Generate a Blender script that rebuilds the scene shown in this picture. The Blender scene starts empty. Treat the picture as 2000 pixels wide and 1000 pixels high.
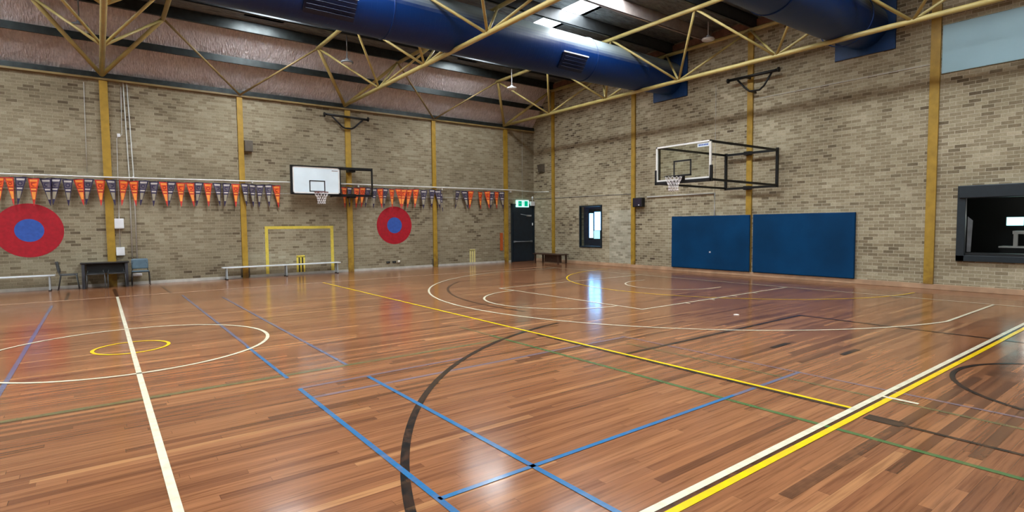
import bpy, bmesh, math, random
from mathutils import Vector, Matrix
random.seed(7)
S = bpy.context.scene
COL = S.collection

# ---------------- camera, world, exposure ----------------
def srgb(r, g, b):
    f = lambda c: (c/255/12.92) if c/255 <= 0.04045 else ((c/255+0.055)/1.055)**2.4
    return (f(r), f(g), f(b), 1.0)

YAW, PITCH, ROLL, FPX = 0.9234, -0.0561, 0.0095, 1066.89
fw = Vector((math.cos(PITCH)*math.cos(YAW), math.cos(PITCH)*math.sin(YAW), math.sin(PITCH)))
r0 = Vector((math.sin(YAW), -math.cos(YAW), 0)); d0 = fw.cross(r0)
rt = math.cos(ROLL)*r0 + math.sin(ROLL)*d0
dn = -math.sin(ROLL)*r0 + math.cos(ROLL)*d0
cam = bpy.data.cameras.new('camera'); cam_o = bpy.data.objects.new('camera', cam); COL.objects.link(cam_o)
cam.sensor_width = 36; cam.sensor_fit = 'HORIZONTAL'; cam.lens = 36*FPX/2000; cam.clip_end = 200; cam.clip_start = .05
up = -dn; bk = -fw
cam_o.matrix_world = Matrix(((rt.x, up.x, bk.x, -0.3131), (rt.y, up.y, bk.y, -9.4416), (rt.z, up.z, bk.z, 1.69), (0, 0, 0, 1)))
S.camera = cam_o
w = bpy.data.worlds.new('world'); S.world = w; w.use_nodes = True
w.node_tree.nodes['Background'].inputs[0].default_value = (0.75, 0.85, 1, 1)
w.node_tree.nodes['Background'].inputs[1].default_value = 1.0
S.view_settings.view_transform = 'Standard'; S.view_settings.look = 'None'; S.view_settings.gamma = 1
S.view_settings.use_curve_mapping = False
S.view_settings.exposure = 0.30
SKY = 31.0          # radiance of the translucent skylight sheets (daylight)
S.cycles.use_denoising = True
S.cycles.max_bounces = 10; S.cycles.diffuse_bounces = 6; S.cycles.glossy_bounces = 4
S.cycles.transparent_max_bounces = 12
S.cycles.sample_clamp_indirect = 12

# ---------------- materials ----------------
class NT:
    def __init__(s, nt): s.nt = nt
    def n(s, t, **k):
        x = s.nt.nodes.new(t)
        for a, v in k.items(): setattr(x, a, v)
        return x
    def l(s, a, b): s.nt.links.new(a, b)
    def m(s, op, a, b=None, c=None):
        x = s.n('ShaderNodeMath', operation=op)
        for i, v in enumerate((a, b, c)):
            if v is None: continue
            if hasattr(v, 'is_output'): s.l(v, x.inputs[i])
            else: x.inputs[i].default_value = v
        return x.outputs[0]
    def ramp(s, fac, stops, const=False):
        x = s.n('ShaderNodeValToRGB'); e = x.color_ramp.elements
        if const: x.color_ramp.interpolation = 'CONSTANT'
        while len(e) < len(stops): e.new(0.5)
        for i, (p, c) in enumerate(stops): e[i].position = p; e[i].color = c
        s.l(fac, x.inputs[0]); return x.outputs[0]
    def mix(s, f, a, b, mode='MIX'):
        x = s.n('ShaderNodeMix', data_type='RGBA', blend_type=mode)
        for i, v in ((0, f), (6, a), (7, b)):
            if hasattr(v, 'is_output'): s.l(v, x.inputs[i])
            else: x.inputs[i].default_value = v
        return x.outputs[2]
def newmat(name):
    m = bpy.data.materials.new(name); m.use_nodes = True; nt = NT(m.node_tree)
    return m, nt, m.node_tree.nodes['Principled BSDF']
M = {}
def mat(name, col, rough=.5, metal=0., var=.12, scale=6., bump=0., spec=.5, coat=0.):
    """plain procedural material: base colour with slight noise mottling"""
    m, N, b = newmat(name)
    tc = N.n('ShaderNodeTexCoord'); no = N.n('ShaderNodeTexNoise'); no.inputs['Scale'].default_value = scale
    no.inputs['Detail'].default_value = 4; N.l(tc.outputs['Object'], no.inputs['Vector'])
    c = srgb(*col); d = tuple(x*(1-var*1.6) for x in c[:3])+(1,); e = tuple(min(1, x*(1+var)) for x in c[:3])+(1,)
    N.l(N.ramp(no.outputs['Fac'], [(.3, d), (.7, e)]), b.inputs['Base Color'])
    b.inputs['Roughness'].default_value = rough; b.inputs['Metallic'].default_value = metal
    b.inputs['Specular IOR Level'].default_value = spec; b.inputs['Coat Weight'].default_value = coat
    if bump:
        bp = N.n('ShaderNodeBump'); bp.inputs['Strength'].default_value = bump; bp.inputs['Distance'].default_value = .01
        N.l(no.outputs['Fac'], bp.inputs['Height']); N.l(bp.outputs[0], b.inputs['Normal'])
    M[name] = m; return m
def emit(name, col, k):
    m = bpy.data.materials.new(name); m.use_nodes = True; nt = m.node_tree; nt.nodes.clear()
    e = nt.nodes.new('ShaderNodeEmission'); o = nt.nodes.new('ShaderNodeOutputMaterial')
    e.inputs[0].default_value = srgb(*col); e.inputs[1].default_value = k; nt.links.new(e.outputs[0], o.inputs[0]); M[name] = m; return m

# timber floor: narrow boards laid along the hall (world x)
wg = bpy.data.node_groups.new('timber_boards', 'ShaderNodeTree')
wg.interface.new_socket('Color', in_out='OUTPUT', socket_type='NodeSocketColor')
wg.interface.new_socket('Height', in_out='OUTPUT', socket_type='NodeSocketFloat')
N = NT(wg); go = N.n('NodeGroupOutput')
g = N.n('ShaderNodeNewGeometry'); sp = N.n('ShaderNodeSeparateXYZ'); N.l(g.outputs['Position'], sp.inputs[0])
BW = .074
yr = N.m('DIVIDE', sp.outputs[1], BW); row = N.m('FLOOR', yr)
wn = N.n('ShaderNodeTexWhiteNoise', noise_dimensions='1D'); N.l(row, wn.inputs['W'])
sh = N.m('MULTIPLY', wn.outputs['Value'], 37.)
ln = N.m('ADD', N.m('MULTIPLY', wn.outputs['Value'], 1.9), 1.5)
xr = N.m('DIVIDE', N.m('ADD', sp.outputs[0], sh), ln); col_ = N.m('FLOOR', xr)
cb = N.n('ShaderNodeCombineXYZ'); N.l(row, cb.inputs[0]); N.l(col_, cb.inputs[1])
w2 = N.n('ShaderNodeTexWhiteNoise', noise_dimensions='2D'); N.l(cb.outputs[0], w2.inputs['Vector'])
base = N.ramp(w2.outputs['Value'], [(0, srgb(92, 59, 41)), (.08, srgb(112, 73, 49)), (.28, srgb(126, 83, 56)), (.65, srgb(134, 90, 60)), (.92, srgb(143, 98, 66)), (1, srgb(158, 114, 77))])
mp = N.n('ShaderNodeMapping'); N.l(g.outputs['Position'], mp.inputs['Vector']); mp.inputs['Scale'].default_value = (1.1, 26, 1)
ad = N.n('ShaderNodeVectorMath', operation='ADD'); N.l(mp.outputs[0], ad.inputs[0]); N.l(w2.outputs['Color'], ad.inputs[1])
gn = N.n('ShaderNodeTexNoise'); gn.inputs['Scale'].default_value = 1.6; gn.inputs['Detail'].default_value = 6; N.l(ad.outputs[0], gn.inputs['Vector'])
grain = N.ramp(gn.outputs['Fac'], [(.28, (.62, .58, .55, 1)), (.5, (1, 1, 1, 1)), (.78, (1.2, 1.19, 1.16, 1))])
c1 = N.mix(1.0, base, grain, 'MULTIPLY')
bn = N.n('ShaderNodeTexNoise'); bn.inputs['Scale'].default_value = .35; bn.inputs['Detail'].default_value = 2; N.l(g.outputs['Position'], bn.inputs['Vector'])
c2 = N.mix(1.0, c1, N.ramp(bn.outputs['Fac'], [(.3, (.86, .84, .84, 1)), (.7, (1.12, 1.1, 1.06, 1))]), 'MULTIPLY')
fy = N.m('FRACT', yr); gap = N.m('LESS_THAN', N.m('MINIMUM', fy, N.m('SUBTRACT', 1, fy)), .018)
fx = N.m('MULTIPLY', N.m('FRACT', xr), ln); gx = N.m('LESS_THAN', fx, .004)
gp = N.m('MAXIMUM', gap, gx)
c3 = N.mix(N.m('MULTIPLY', gp, .45), c2, srgb(60, 36, 26))
N.l(c3, go.inputs['Color']); N.l(gn.outputs['Fac'], go.inputs['Height'])
def floor_like(name, paint=None, amount=1.0, rough=.17):
    m, N, b = newmat(name)
    G = N.n('ShaderNodeGroup'); G.node_tree = wg
    out = G.outputs['Color']
    if paint:
        g = N.n('ShaderNodeNewGeometry'); no = N.n('ShaderNodeTexNoise'); no.inputs['Scale'].default_value = 9; no.inputs['Detail'].default_value = 5
        N.l(g.outputs['Position'], no.inputs['Vector'])
        f = N.m('MULTIPLY', N.ramp(no.outputs['Fac'], [(.3, (.75,)*3+(1,)), (.6, (1, 1, 1, 1))]), amount)
        out = N.mix(f, out, srgb(*paint))
    N.l(out, b.inputs['Base Color'])
    g2 = N.n('ShaderNodeNewGeometry')
    n2 = N.n('ShaderNodeTexNoise'); n2.inputs['Scale'].default_value = 2.2; n2.inputs['Detail'].default_value = 3; N.l(g2.outputs['Position'], n2.inputs['Vector'])
    N.l(N.m('ADD', N.m('MULTIPLY', n2.outputs['Fac'], .10), rough-.05), b.inputs['Roughness'])
    mp = N.n('ShaderNodeMapping'); mp.inputs['Scale'].default_value = (.8, 12, 1); N.l(g2.outputs['Position'], mp.inputs['Vector'])
    n3 = N.n('ShaderNodeTexNoise'); n3.inputs['Scale'].default_value = 1.3; N.l(mp.outputs[0], n3.inputs['Vector'])
    bp = N.n('ShaderNodeBump'); bp.inputs['Strength'].default_value = .12; bp.inputs['Distance'].default_value = .004
    N.l(n3.outputs['Fac'], bp.inputs['Height']); N.l(bp.outputs[0], b.inputs['Normal'])
    b.inputs['Specular IOR Level'].default_value = .36
    M[name] = m; return m
floor_like('timber')
floor_like('paint_white', (212, 208, 182), 1.0)
floor_like('paint_far_white', (232, 200, 170), .95)
floor_like('paint_yellow', (230, 194, 14), 1.0)
floor_like('paint_pale', (205, 160, 125), .6)
floor_like('paint_black', (24, 26, 27), 1.0)
floor_like('paint_brown', (48, 32, 26), .9)
floor_like('paint_stain', (70, 46, 34), .75)
floor_like('paint_blue', (24, 104, 152), .95)
floor_like('paint_blue_worn', (64, 98, 134), .75)
floor_like('paint_purple', (110, 106, 122), .65)
floor_like('paint_green', (52, 104, 60), .9)
floor_like('paint_green_worn', (84, 100, 66), .7)

def brick(name, axis, stops, mortar, dirt=1.0, rot=False):
    m, N, b = newmat(name)
    g = N.n('ShaderNodeNewGeometry'); sp = N.n('ShaderNodeSeparateXYZ'); N.l(g.outputs['Position'], sp.inputs[0])
    u = sp.outputs[axis]; z = sp.outputs[2]
    zr = N.m('DIVIDE', z, .086); row = N.m('FLOOR', zr)
    off = N.m('MULTIPLY', N.m('MODULO', row, 2), .5)
    ur = N.m('ADD', N.m('DIVIDE', u, .24), off); c = N.m('FLOOR', ur)
    cb = N.n('ShaderNodeCombineXYZ'); N.l(row, cb.inputs[0]); N.l(c, cb.inputs[1])
    wn = N.n('ShaderNodeTexWhiteNoise', noise_dimensions='2D'); N.l(cb.outputs[0], wn.inputs['Vector'])
    no = N.n('ShaderNodeTexNoise'); no.inputs['Scale'].default_value = .7; no.inputs['Detail'].default_value = 3; N.l(g.outputs['Position'], no.inputs['Vector'])
    v = N.m('ADD', N.m('MULTIPLY', wn.outputs['Value'], .8), N.m('MULTIPLY', N.m('SUBTRACT', no.outputs['Fac'], .36), .9))
    bc = N.ramp(v, stops)
    fn = N.n('ShaderNodeTexNoise'); fn.inputs['Scale'].default_value = 30; fn.inputs['Detail'].default_value = 4; N.l(g.outputs['Position'], fn.inputs['Vector'])
    bc = N.mix(1.0, bc, N.ramp(fn.outputs['Fac'], [(.3, (.85, .85, .84, 1)), (.7, (1.1, 1.1, 1.1, 1))]), 'MULTIPLY')
    fz = N.m('FRACT', zr); fu = N.m('FRACT', ur)
    dz = N.m('MINIMUM', fz, N.m('SUBTRACT', 1, fz)); du = N.m('MULTIPLY', N.m('MINIMUM', fu, N.m('SUBTRACT', 1, fu)), 2.79)
    mo = N.m('LESS_THAN', N.m('MINIMUM', dz, du), .062)
    colr = N.mix(mo, bc, mortar)
    bn = N.n('ShaderNodeTexNoise'); bn.inputs['Scale'].default_value = .45; bn.inputs['Detail'].default_value = 4; N.l(g.outputs['Position'], bn.inputs['Vector'])
    colr = N.mix(dirt, colr, N.mix(1.0, colr, N.ramp(bn.outputs['Fac'], [(.35, (.8, .78, .74, 1)), (.65, (1.08, 1.08, 1.06, 1))]), 'MULTIPLY'))
    N.l(colr, b.inputs['Base Color']); b.inputs['Roughness'].default_value = .85; b.inputs['Specular IOR Level'].default_value = .25
    bp = N.n('ShaderNodeBump'); bp.inputs['Strength'].default_value = .6; bp.inputs['Distance'].default_value = .006
    N.l(N.m('SUBTRACT', 1, mo), bp.inputs['Height']); N.l(bp.outputs[0], b.inputs['Normal'])
    M[name] = m
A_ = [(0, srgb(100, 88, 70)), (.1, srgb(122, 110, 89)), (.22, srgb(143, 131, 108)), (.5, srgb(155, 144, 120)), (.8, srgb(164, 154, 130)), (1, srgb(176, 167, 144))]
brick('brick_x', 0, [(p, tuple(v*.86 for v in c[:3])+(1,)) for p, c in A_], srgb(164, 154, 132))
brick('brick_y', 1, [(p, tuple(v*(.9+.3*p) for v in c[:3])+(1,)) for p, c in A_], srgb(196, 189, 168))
brick('brick_infill', 1, [(0, srgb(140, 134, 116)), (.5, srgb(176, 172, 154)), (1, srgb(196, 192, 174))], srgb(186, 180, 160))

# foil faced roof insulation, crinkled
def foil(name, tint, dark, rough=.38, axis_scale=(3, 3, 3), metal=.75):
    m, N, b = newmat(name)
    g = N.n('ShaderNodeNewGeometry'); mp = N.n('ShaderNodeMapping'); mp.inputs['Scale'].default_value = axis_scale
    N.l(g.outputs['Position'], mp.inputs['Vector'])
    no = N.n('ShaderNodeTexNoise'); no.inputs['Scale'].default_value = 2; no.inputs['Detail'].default_value = 7; no.inputs['Roughness'].default_value = .65; no.inputs['Distortion'].default_value = .6
    N.l(mp.outputs[0], no.inputs['Vector'])
    vo = N.n('ShaderNodeTexVoronoi'); vo.inputs['Scale'].default_value = 2.5; N.l(mp.outputs[0], vo.inputs['Vector'])
    N.l(N.ramp(no.outputs['Fac'], [(.3, srgb(*dark)), (.7, srgb(*tint))]), b.inputs['Base Color'])
    b.inputs['Metallic'].default_value = metal; b.inputs['Roughness'].default_value = rough
    h = N.m('ADD', no.outputs['Fac'], N.m('MULTIPLY', vo.outputs['Distance'], .6))
    bp = N.n('ShaderNodeBump'); bp.inputs['Strength'].default_value = 1; bp.inputs['Distance'].default_value = .09
    N.l(h, bp.inputs['Height']); N.l(bp.outputs[0], b.inputs['Normal']); M[name] = m
foil('foil_pink', (250, 240, 240), (206, 192, 192), .34, (10, 3, 3), .25)
foil('foil_grey', (150, 156, 160), (92, 96, 100), .36, (1.6, 4, 3), .4)
mat('steel_yellow', (140, 120, 76), .42, var=.12, scale=3)
mat('truss_yellow', (180, 162, 100), .38, var=.1, scale=3)
# wall columns: yellow paint with rust and scuffs low down
m, N, b = newmat('column_yellow')
tc = N.n('ShaderNodeNewGeometry'); no = N.n('ShaderNodeTexNoise'); no.inputs['Scale'].default_value = 5; no.inputs['Detail'].default_value = 6; N.l(tc.outputs['Position'], no.inputs['Vector'])
sp = N.n('ShaderNodeSeparateXYZ'); N.l(tc.outputs['Position'], sp.inputs[0])
lo = N.ramp(N.m('ADD', N.m('MULTIPLY', sp.outputs[2], .5), no.outputs['Fac']), [(.35, (1, 1, 1, 1)), (.75, (0, 0, 0, 1))])
N.l(N.mix(N.m('MULTIPLY', lo, .8), N.ramp(no.outputs['Fac'], [(.3, srgb(154, 122, 38)), (.7, srgb(180, 144, 50))]), srgb(110, 72, 34)), b.inputs['Base Color'])
b.inputs['Roughness'].default_value = .5; M['column_yellow'] = m
mat('purlin_dark', (58, 62, 64), .5, .3, .15)
mat('purlin_pale', (168, 156, 150), .45, .2, .1)
mat('gutter', (52, 58, 58), .4, .5, .2)
mat('rust_edge', (128, 92, 74), .8, 0, .2)
mat('black_steel', (12, 12, 12), .45, .2, .1)
mat('black_plastic', (13, 14, 16), .55)
mat('grey_plastic', (120, 124, 128), .5)
mat('white_plastic', (228, 230, 232), .4, var=.04)
mat('white_paint', (232, 232, 228), .45, var=.05)
mat('board_white', (224, 238, 244), .35, var=.04, scale=2)
mat('net_white', (230, 226, 226), .8)
mat('rim_orange', (120, 66, 62), .45)
mat('mat_blue', (0, 58, 100), .6, var=.14, scale=1.2, bump=.15, spec=.15)
mat('navy_paint', (20, 34, 46), .4, var=.15)
mat('hatch_navy', (22, 36, 44), .45, var=.12)
mat('hatch_dark', (12, 20, 24), .5)
mat('sign_green', (0, 150, 110), .4)
mat('aluminium', (222, 230, 234), .35, .15, .06)
mat('steel_leg', (176, 184, 188), .4, .2, .06)
mat('chair_blue', (72, 94, 106), .45, var=.12)
mat('chair_leg', (70, 74, 76), .45)
mat('chair_dark', (62, 66, 68), .5)
mat('table_top', (40, 40, 44), .3)
mat('table_leg', (62, 64, 70), .45)
mat('dark_timber', (66, 44, 32), .5, var=.2, scale=10)
mat('skirting_timber', (188, 152, 120), .55, var=.15, scale=3)
mat('skirting_pale', (192, 188, 178), .6, var=.12, scale=5)
mat('box_brown', (92, 84, 72), .6)
mat('wire_white', (206, 206, 200), .5)
mat('cord_dark', (32, 22, 44), .7)
mat('panel_blue', (158, 194, 206), .5, var=.03, scale=1)
mat('target_red', (172, 12, 34), .55, var=.12, scale=12)
mat('target_blue', (48, 88, 172), .55, var=.1, scale=12)
mat('wall_yellow', (220, 198, 78), .55, var=.1, scale=8)
mat('wall_cream', (226, 214, 140), .55, var=.1, scale=8)
mat('pen_orange', (248, 112, 36), .5); mat('pen_amber', (252, 158, 66), .5); mat('pen_red', (206, 52, 40), .6)
mat('pen_redtext', (188, 44, 28), .6)
mat('pen_navy', (42, 34, 72), .6); mat('pen_beige', (158, 148, 126), .6); mat('pen_grey', (104, 96, 104), .6); mat('pen_pale', (196, 188, 182), .6)
mat('orange_post', (190, 92, 40), .6)
mat('ceramic', (236, 232, 220), .4)
mat('dot_mark', (228, 222, 214), .4)
emit('skylight', (244, 250, 255), SKY)
emit('day_blue', (120, 190, 255), 11); emit('day_soft', (150, 205, 220), 2.2); emit('day_cyan', (150, 220, 220), 3.0); emit('day_white', (250, 250, 240), 7)
emit('exit_white', (190, 255, 240), 1.3); emit('exit_green', (0, 170, 125), .9)
# blue painted spiral duct
m, N, b = newmat('duct_blue')
g = N.n('ShaderNodeNewGeometry'); sp = N.n('ShaderNodeSeparateXYZ'); N.l(g.outputs['Position'], sp.inputs[0])
t = N.m('FRACT', N.m('DIVIDE', sp.outputs[0], .135)); hgt = N.m('LESS_THAN', t, .14)
bp = N.n('ShaderNodeBump'); bp.inputs['Strength'].default_value = .8; bp.inputs['Distance'].default_value = .008; N.l(hgt, bp.inputs['Height']); N.l(bp.outputs[0], b.inputs['Normal'])
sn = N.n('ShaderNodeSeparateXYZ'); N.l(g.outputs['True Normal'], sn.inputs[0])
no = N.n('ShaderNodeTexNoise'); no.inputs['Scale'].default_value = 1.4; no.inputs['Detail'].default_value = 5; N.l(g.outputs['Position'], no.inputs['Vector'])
# pale grey blended in where the duct surface turns upward, edge broken by noise
pale_top = N.ramp(N.m('ADD', sn.outputs[2], N.m('MULTIPLY', N.m('SUBTRACT', no.outputs['Fac'], .5), .25)), [(.02, (0, 0, 0, 1)), (.42, (.85, .85, .85, 1))])
N.l(N.mix(pale_top, srgb(0, 42, 100), srgb(150, 162, 160)), b.inputs['Base Color']); b.inputs['Roughness'].default_value = .42; b.inputs['Specular IOR Level'].default_value = .3
M['duct_blue'] = m
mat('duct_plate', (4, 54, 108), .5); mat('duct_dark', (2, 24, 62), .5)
def glass(name, tint, refl):
    m = bpy.data.materials.new(name); m.use_nodes = True; nt = m.node_tree; nt.nodes.clear(); N = NT(nt)
    o = N.n('ShaderNodeOutputMaterial'); t = N.n('ShaderNodeBsdfTransparent'); gl = N.n('ShaderNodeBsdfGlossy'); mx = N.n('ShaderNodeMixShader')
    t.inputs[0].default_value = tint; gl.inputs['Roughness'].default_value = .05; mx.inputs[0].default_value = refl
    N.l(t.outputs[0], mx.inputs[1]); N.l(gl.outputs[0], mx.inputs[2]); N.l(mx.outputs[0], o.inputs[0]); M[name] = m
glass('board_glass', (.93, .96, .94, 1), .05)
glass('window_glass', (.9, .95, .95, 1), .06)

# ---------------- mesh builder ----------------
class MB:
    def __init__(s): s.v = []; s.f = []; s.mi = []; s.sm = []
    def add(s, vs, fs, mi=0, smooth=False):
        o = len(s.v); s.v += [tuple(v) for v in vs]
        for f in fs: s.f.append([i+o for i in f]); s.mi.append(mi); s.sm.append(smooth)
        return s
    def box(s, x0, x1, y0, y1, z0, z1, mi=0):
        x0, x1 = sorted((x0, x1)); y0, y1 = sorted((y0, y1)); z0, z1 = sorted((z0, z1))
        return s.add([(x0,y0,z0),(x1,y0,z0),(x1,y1,z0),(x0,y1,z0),(x0,y0,z1),(x1,y0,z1),(x1,y1,z1),(x0,y1,z1)],
              [(0,3,2,1),(4,5,6,7),(0,1,5,4),(1,2,6,5),(2,3,7,6),(3,0,4,7)], mi)
    def path(s, pts, r, n=8, mi=0, closed=False, rect=None, smooth=True):
        """tube (or rect=(w,h) bar) swept along a polyline"""
        pts = [Vector(p) for p in pts]; rings = []; L = len(pts)
        ref = None
        for i, p in enumerate(pts):
            if closed: t = (pts[(i+1) % L]-pts[i-1]).normalized()
            elif i == 0: t = (pts[1]-pts[0]).normalized()
            elif i == L-1: t = (pts[-1]-pts[-2]).normalized()
            else: t = ((pts[i+1]-p).normalized()+(p-pts[i-1]).normalized()).normalized()
            if ref is None: ref = Vector((0, 0, 1)) if abs(t.z) < .95 else Vector((1, 0, 0))
            a = t.cross(ref)
            if a.length < 1e-4: a = t.cross(Vector((0, 1, 0)))
            a.normalize(); b = t.cross(a).normalized()
            if not rect: ring = [p+a*math.cos(2*math.pi*k/n)*r+b*math.sin(2*math.pi*k/n)*r for k in range(n)]
            else:
                w, h = rect[0]/2, rect[1]/2; ring = [p+a*w+b*h, p-a*w+b*h, p-a*w-b*h, p+a*w-b*h]
            rings.append(ring)
        k = len(rings[0]); vs = [v for r_ in rings for v in r_]; fs = []
        for i in range(L-1 if not closed else L):
            j = (i+1) % L
            for q in range(k): fs.append((i*k+q, i*k+(q+1) % k, j*k+(q+1) % k, j*k+q))
        if not closed: fs.append(tuple(range(k))[::-1]); fs.append(tuple((L-1)*k+q for q in range(k)))
        return s.add(vs, fs, mi, smooth and not rect)
    def bar(s, a, b, w, h, mi=0): return s.path([a, b], 0, mi=mi, rect=(w, h))
    def lathe(s, c, prof, n=24, mi=0):
        vs = []; fs = []
        for r, z in prof:
            for k in range(n): a = 2*math.pi*k/n; vs.append((c[0]+r*math.cos(a), c[1]+r*math.sin(a), c[2]+z))
        for i in range(len(prof)-1):
            for k in range(n): fs.append((i*n+k, i*n+(k+1) % n, (i+1)*n+(k+1) % n, (i+1)*n+k))
        fs.append(tuple(range(n))[::-1]); fs.append(tuple((len(prof)-1)*n+k for k in range(n)))
        return s.add(vs, fs, mi, True)
    def disc_y(s, x, y, z, r, th, n=48, mi=0, r2=0):
        """disc (or ring when r2) lying on a wall that faces -y"""
        P = [(x+r*math.cos(2*math.pi*k/n), z+r*math.sin(2*math.pi*k/n)) for k in range(n)]
        if not r2:
            vs = [(a, y-th, b) for a, b in P]+[(a, y, b) for a, b in P]
            fs = [tuple(range(n))]+[tuple(range(2*n-1, n-1, -1))]+[(k, k+n, (k+1) % n+n, (k+1) % n) for k in range(n)]
        else:
            Q = [(x+r2*math.cos(2*math.pi*k/n), z+r2*math.sin(2*math.pi*k/n)) for k in range(n)]
            vs = [(a, y-th, b) for a, b in P]+[(a, y-th, b) for a, b in Q]
            fs = [(k, (k+1) % n, (k+1) % n+n, k+n) for k in range(n)]
        return s.add(vs, fs, mi)
    def build(s, name, mats, parent=None, bevel=0):
        me = bpy.data.meshes.new(name); me.from_pydata(s.v, [], s.f)
        if isinstance(mats, str): mats = [mats]
        for k in mats: me.materials.append(M[k])
        me.polygons.foreach_set('material_index', s.mi); me.polygons.foreach_set('use_smooth', s.sm)
        me.update()
        bm = bmesh.new(); bm.from_mesh(me); bmesh.ops.recalc_face_normals(bm, faces=bm.faces) ; bm.to_mesh(me); bm.free()
        o = bpy.data.objects.new(name, me); COL.objects.link(o)
        if parent: o.parent = parent; o.matrix_parent_inverse = Matrix.Translation(-parent_loc(parent))
        if bevel:
            b = o.modifiers.new('bevel', 'BEVEL'); b.width = bevel; b.segments = 2; b.limit_method = 'ANGLE'
        return o
def parent_loc(p):   # parts of a thing are built in world coordinates; a part itself sits at the world origin
    return Vector(p.location) if not p.parent else Vector((0, 0, 0))
def thing(name, label, cat, loc=(0, 0, 0), group=None):
    o = bpy.data.objects.new(name, None); COL.objects.link(o); o.location = loc; o.empty_display_size = .1
    o['label'] = label; o['category'] = cat
    if group: o['group'] = group
    return o
def tag(o, label, cat, group=None):
    o['label'] = label; o['category'] = cat
    if group: o['group'] = group
    return o
def struct(o): o['kind'] = 'structure'; return o
def lab(o, label): o['label'] = label; return o
ORD = ['first','second','third','fourth','fifth','sixth','seventh','eighth','ninth','tenth','eleventh','twelfth','thirteenth','fourteenth','fifteenth','sixteenth','seventeenth','eighteenth','nineteenth','twentieth',
 'twenty-first','twenty-second','twenty-third','twenty-fourth','twenty-fifth','twenty-sixth','twenty-seventh','twenty-eighth','twenty-ninth','thirtieth']

XR, YF, YN, XL = 16.25, 10.7, -11.2, -16.3
ZE, ZC = 6.12, 8.06
# ---------------- shell ----------------
floor = struct(MB().box(XL-.3, XR+.3, YN-.3, YF+.3, -.2, 0).build('floor', 'timber'))
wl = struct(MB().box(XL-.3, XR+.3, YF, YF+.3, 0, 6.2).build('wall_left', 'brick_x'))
# end wall with two openings: window (y 6.29..7.61) and servery hatch (y -8.2..-5.44)
e = MB()
W1 = (6.29, 7.61, .72, 2.50); W2 = (-8.3, -5.44, .75, 2.51)
def wall_y(mb, ya, yb, za, zb): mb.box(XR, XR+.25, ya, yb, za, zb)
wall_y(e, YN-.3, W2[0], 0, 8.3); wall_y(e, W2[0], W2[1], 0, W2[2]); wall_y(e, W2[0], W2[1], W2[3], 8.3)
wall_y(e, W2[1], W1[0], 0, 8.3); wall_y(e, W1[0], W1[1], 0, W1[2]); wall_y(e, W1[0], W1[1], W1[3], 8.3)
wall_y(e, W1[1], YF+.3, 0, 8.3)
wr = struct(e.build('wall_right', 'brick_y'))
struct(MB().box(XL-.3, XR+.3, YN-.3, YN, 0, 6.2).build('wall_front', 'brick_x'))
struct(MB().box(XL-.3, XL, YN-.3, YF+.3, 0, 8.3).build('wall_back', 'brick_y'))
lab(MB().box(XR-.012, XR+.001, 4.72, 5.88, .16, 2.26).build('brick_infill', 'brick_infill', wr), 'paler brick patch filling a former opening')
# roof: steep foil slopes and flat deck with skylight strips
def slope(y0, y1):
    rnd = random.Random(3); nx = 430; ny = 22; b = MB()
    dx, dz = (y1-y0), (ZC-6.2); L = math.hypot(dx, dz); ny_, nz_ = -dz/L*(1 if y0 > 0 else -1), -abs(dx)/L
    W = [(rnd.uniform(14, 60), rnd.uniform(-9, 9), rnd.uniform(0, 6), rnd.uniform(.001, .0045)) for _ in range(22)]
    vs = []
    for j in range(ny+1):
        t = j/ny
        for i in range(nx+1):
            x = XL+(XR-XL)*i/nx
            belly = .035*abs(math.sin(math.pi*min(1, t*2 % 1.0001)))
            rib = .010*abs(math.sin(x*math.pi/.19+.7*math.sin(x*.7)))
            h = belly+rib+sum(a*math.sin(k*x/3+m*t*3+p) for k, m, p, a in W)+rnd.uniform(-.004, .004)
            vs.append((x, y0+dx*t+ny_*h, 6.2+dz*t+nz_*h))
    fs = [(j*(nx+1)+i, j*(nx+1)+i+1, (j+1)*(nx+1)+i+1, (j+1)*(nx+1)+i) for j in range(ny) for i in range(nx)]
    b.add(vs, fs, 0, True)
    s = 1 if y0 > 0 else -1
    o = len(b.v)
    b.add([(XL, y0+.12*s, 6.2), (XR, y0+.12*s, 6.2), (XR, y1+.12*s, ZC+.05), (XL, y1+.12*s, ZC+.05)], [(0, 3, 2, 1)])
    return struct(b.build('ceiling', 'foil_pink'))
slope(10.86, 9.35); slope(-11.3, -9.9)
SK = [(10.9, 11.75), (3.45, 4.55), (-3.95, -2.95), (-11.1, -10.2)]; HW = .08   # skylight strips set up in foil lined curbs
xs = [XL-.3]+sorted([v for c in SK for v in c])+[XR+.3]
dk = MB()
for i in range(0, len(xs), 2): dk.box(xs[i], xs[i+1], -10.0, 9.5, ZC, ZC+.06)
for a, b_ in SK:
    dk.box(a, b_, 8.75, 9.5, ZC, ZC+.06); dk.box(a, b_, -10, -9.2, ZC, ZC+.06)
    dk.box(a-.03, a, -9.2, 8.75, ZC, ZC+HW+.05); dk.box(b_, b_+.03, -9.2, 8.75, ZC, ZC+HW+.05)
    dk.box(a, b_, -9.23, -9.2, ZC, ZC+HW+.05); dk.box(a, b_, 8.75, 8.78, ZC, ZC+HW+.05)
struct(dk.build('ceiling', 'foil_grey'))
for i, (a, b_) in enumerate(SK):
    struct(MB().box(a, b_, -9.2, 8.75, ZC+HW, ZC+HW+.03).build('window_%d' % (3+i), 'skylight'))
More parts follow.
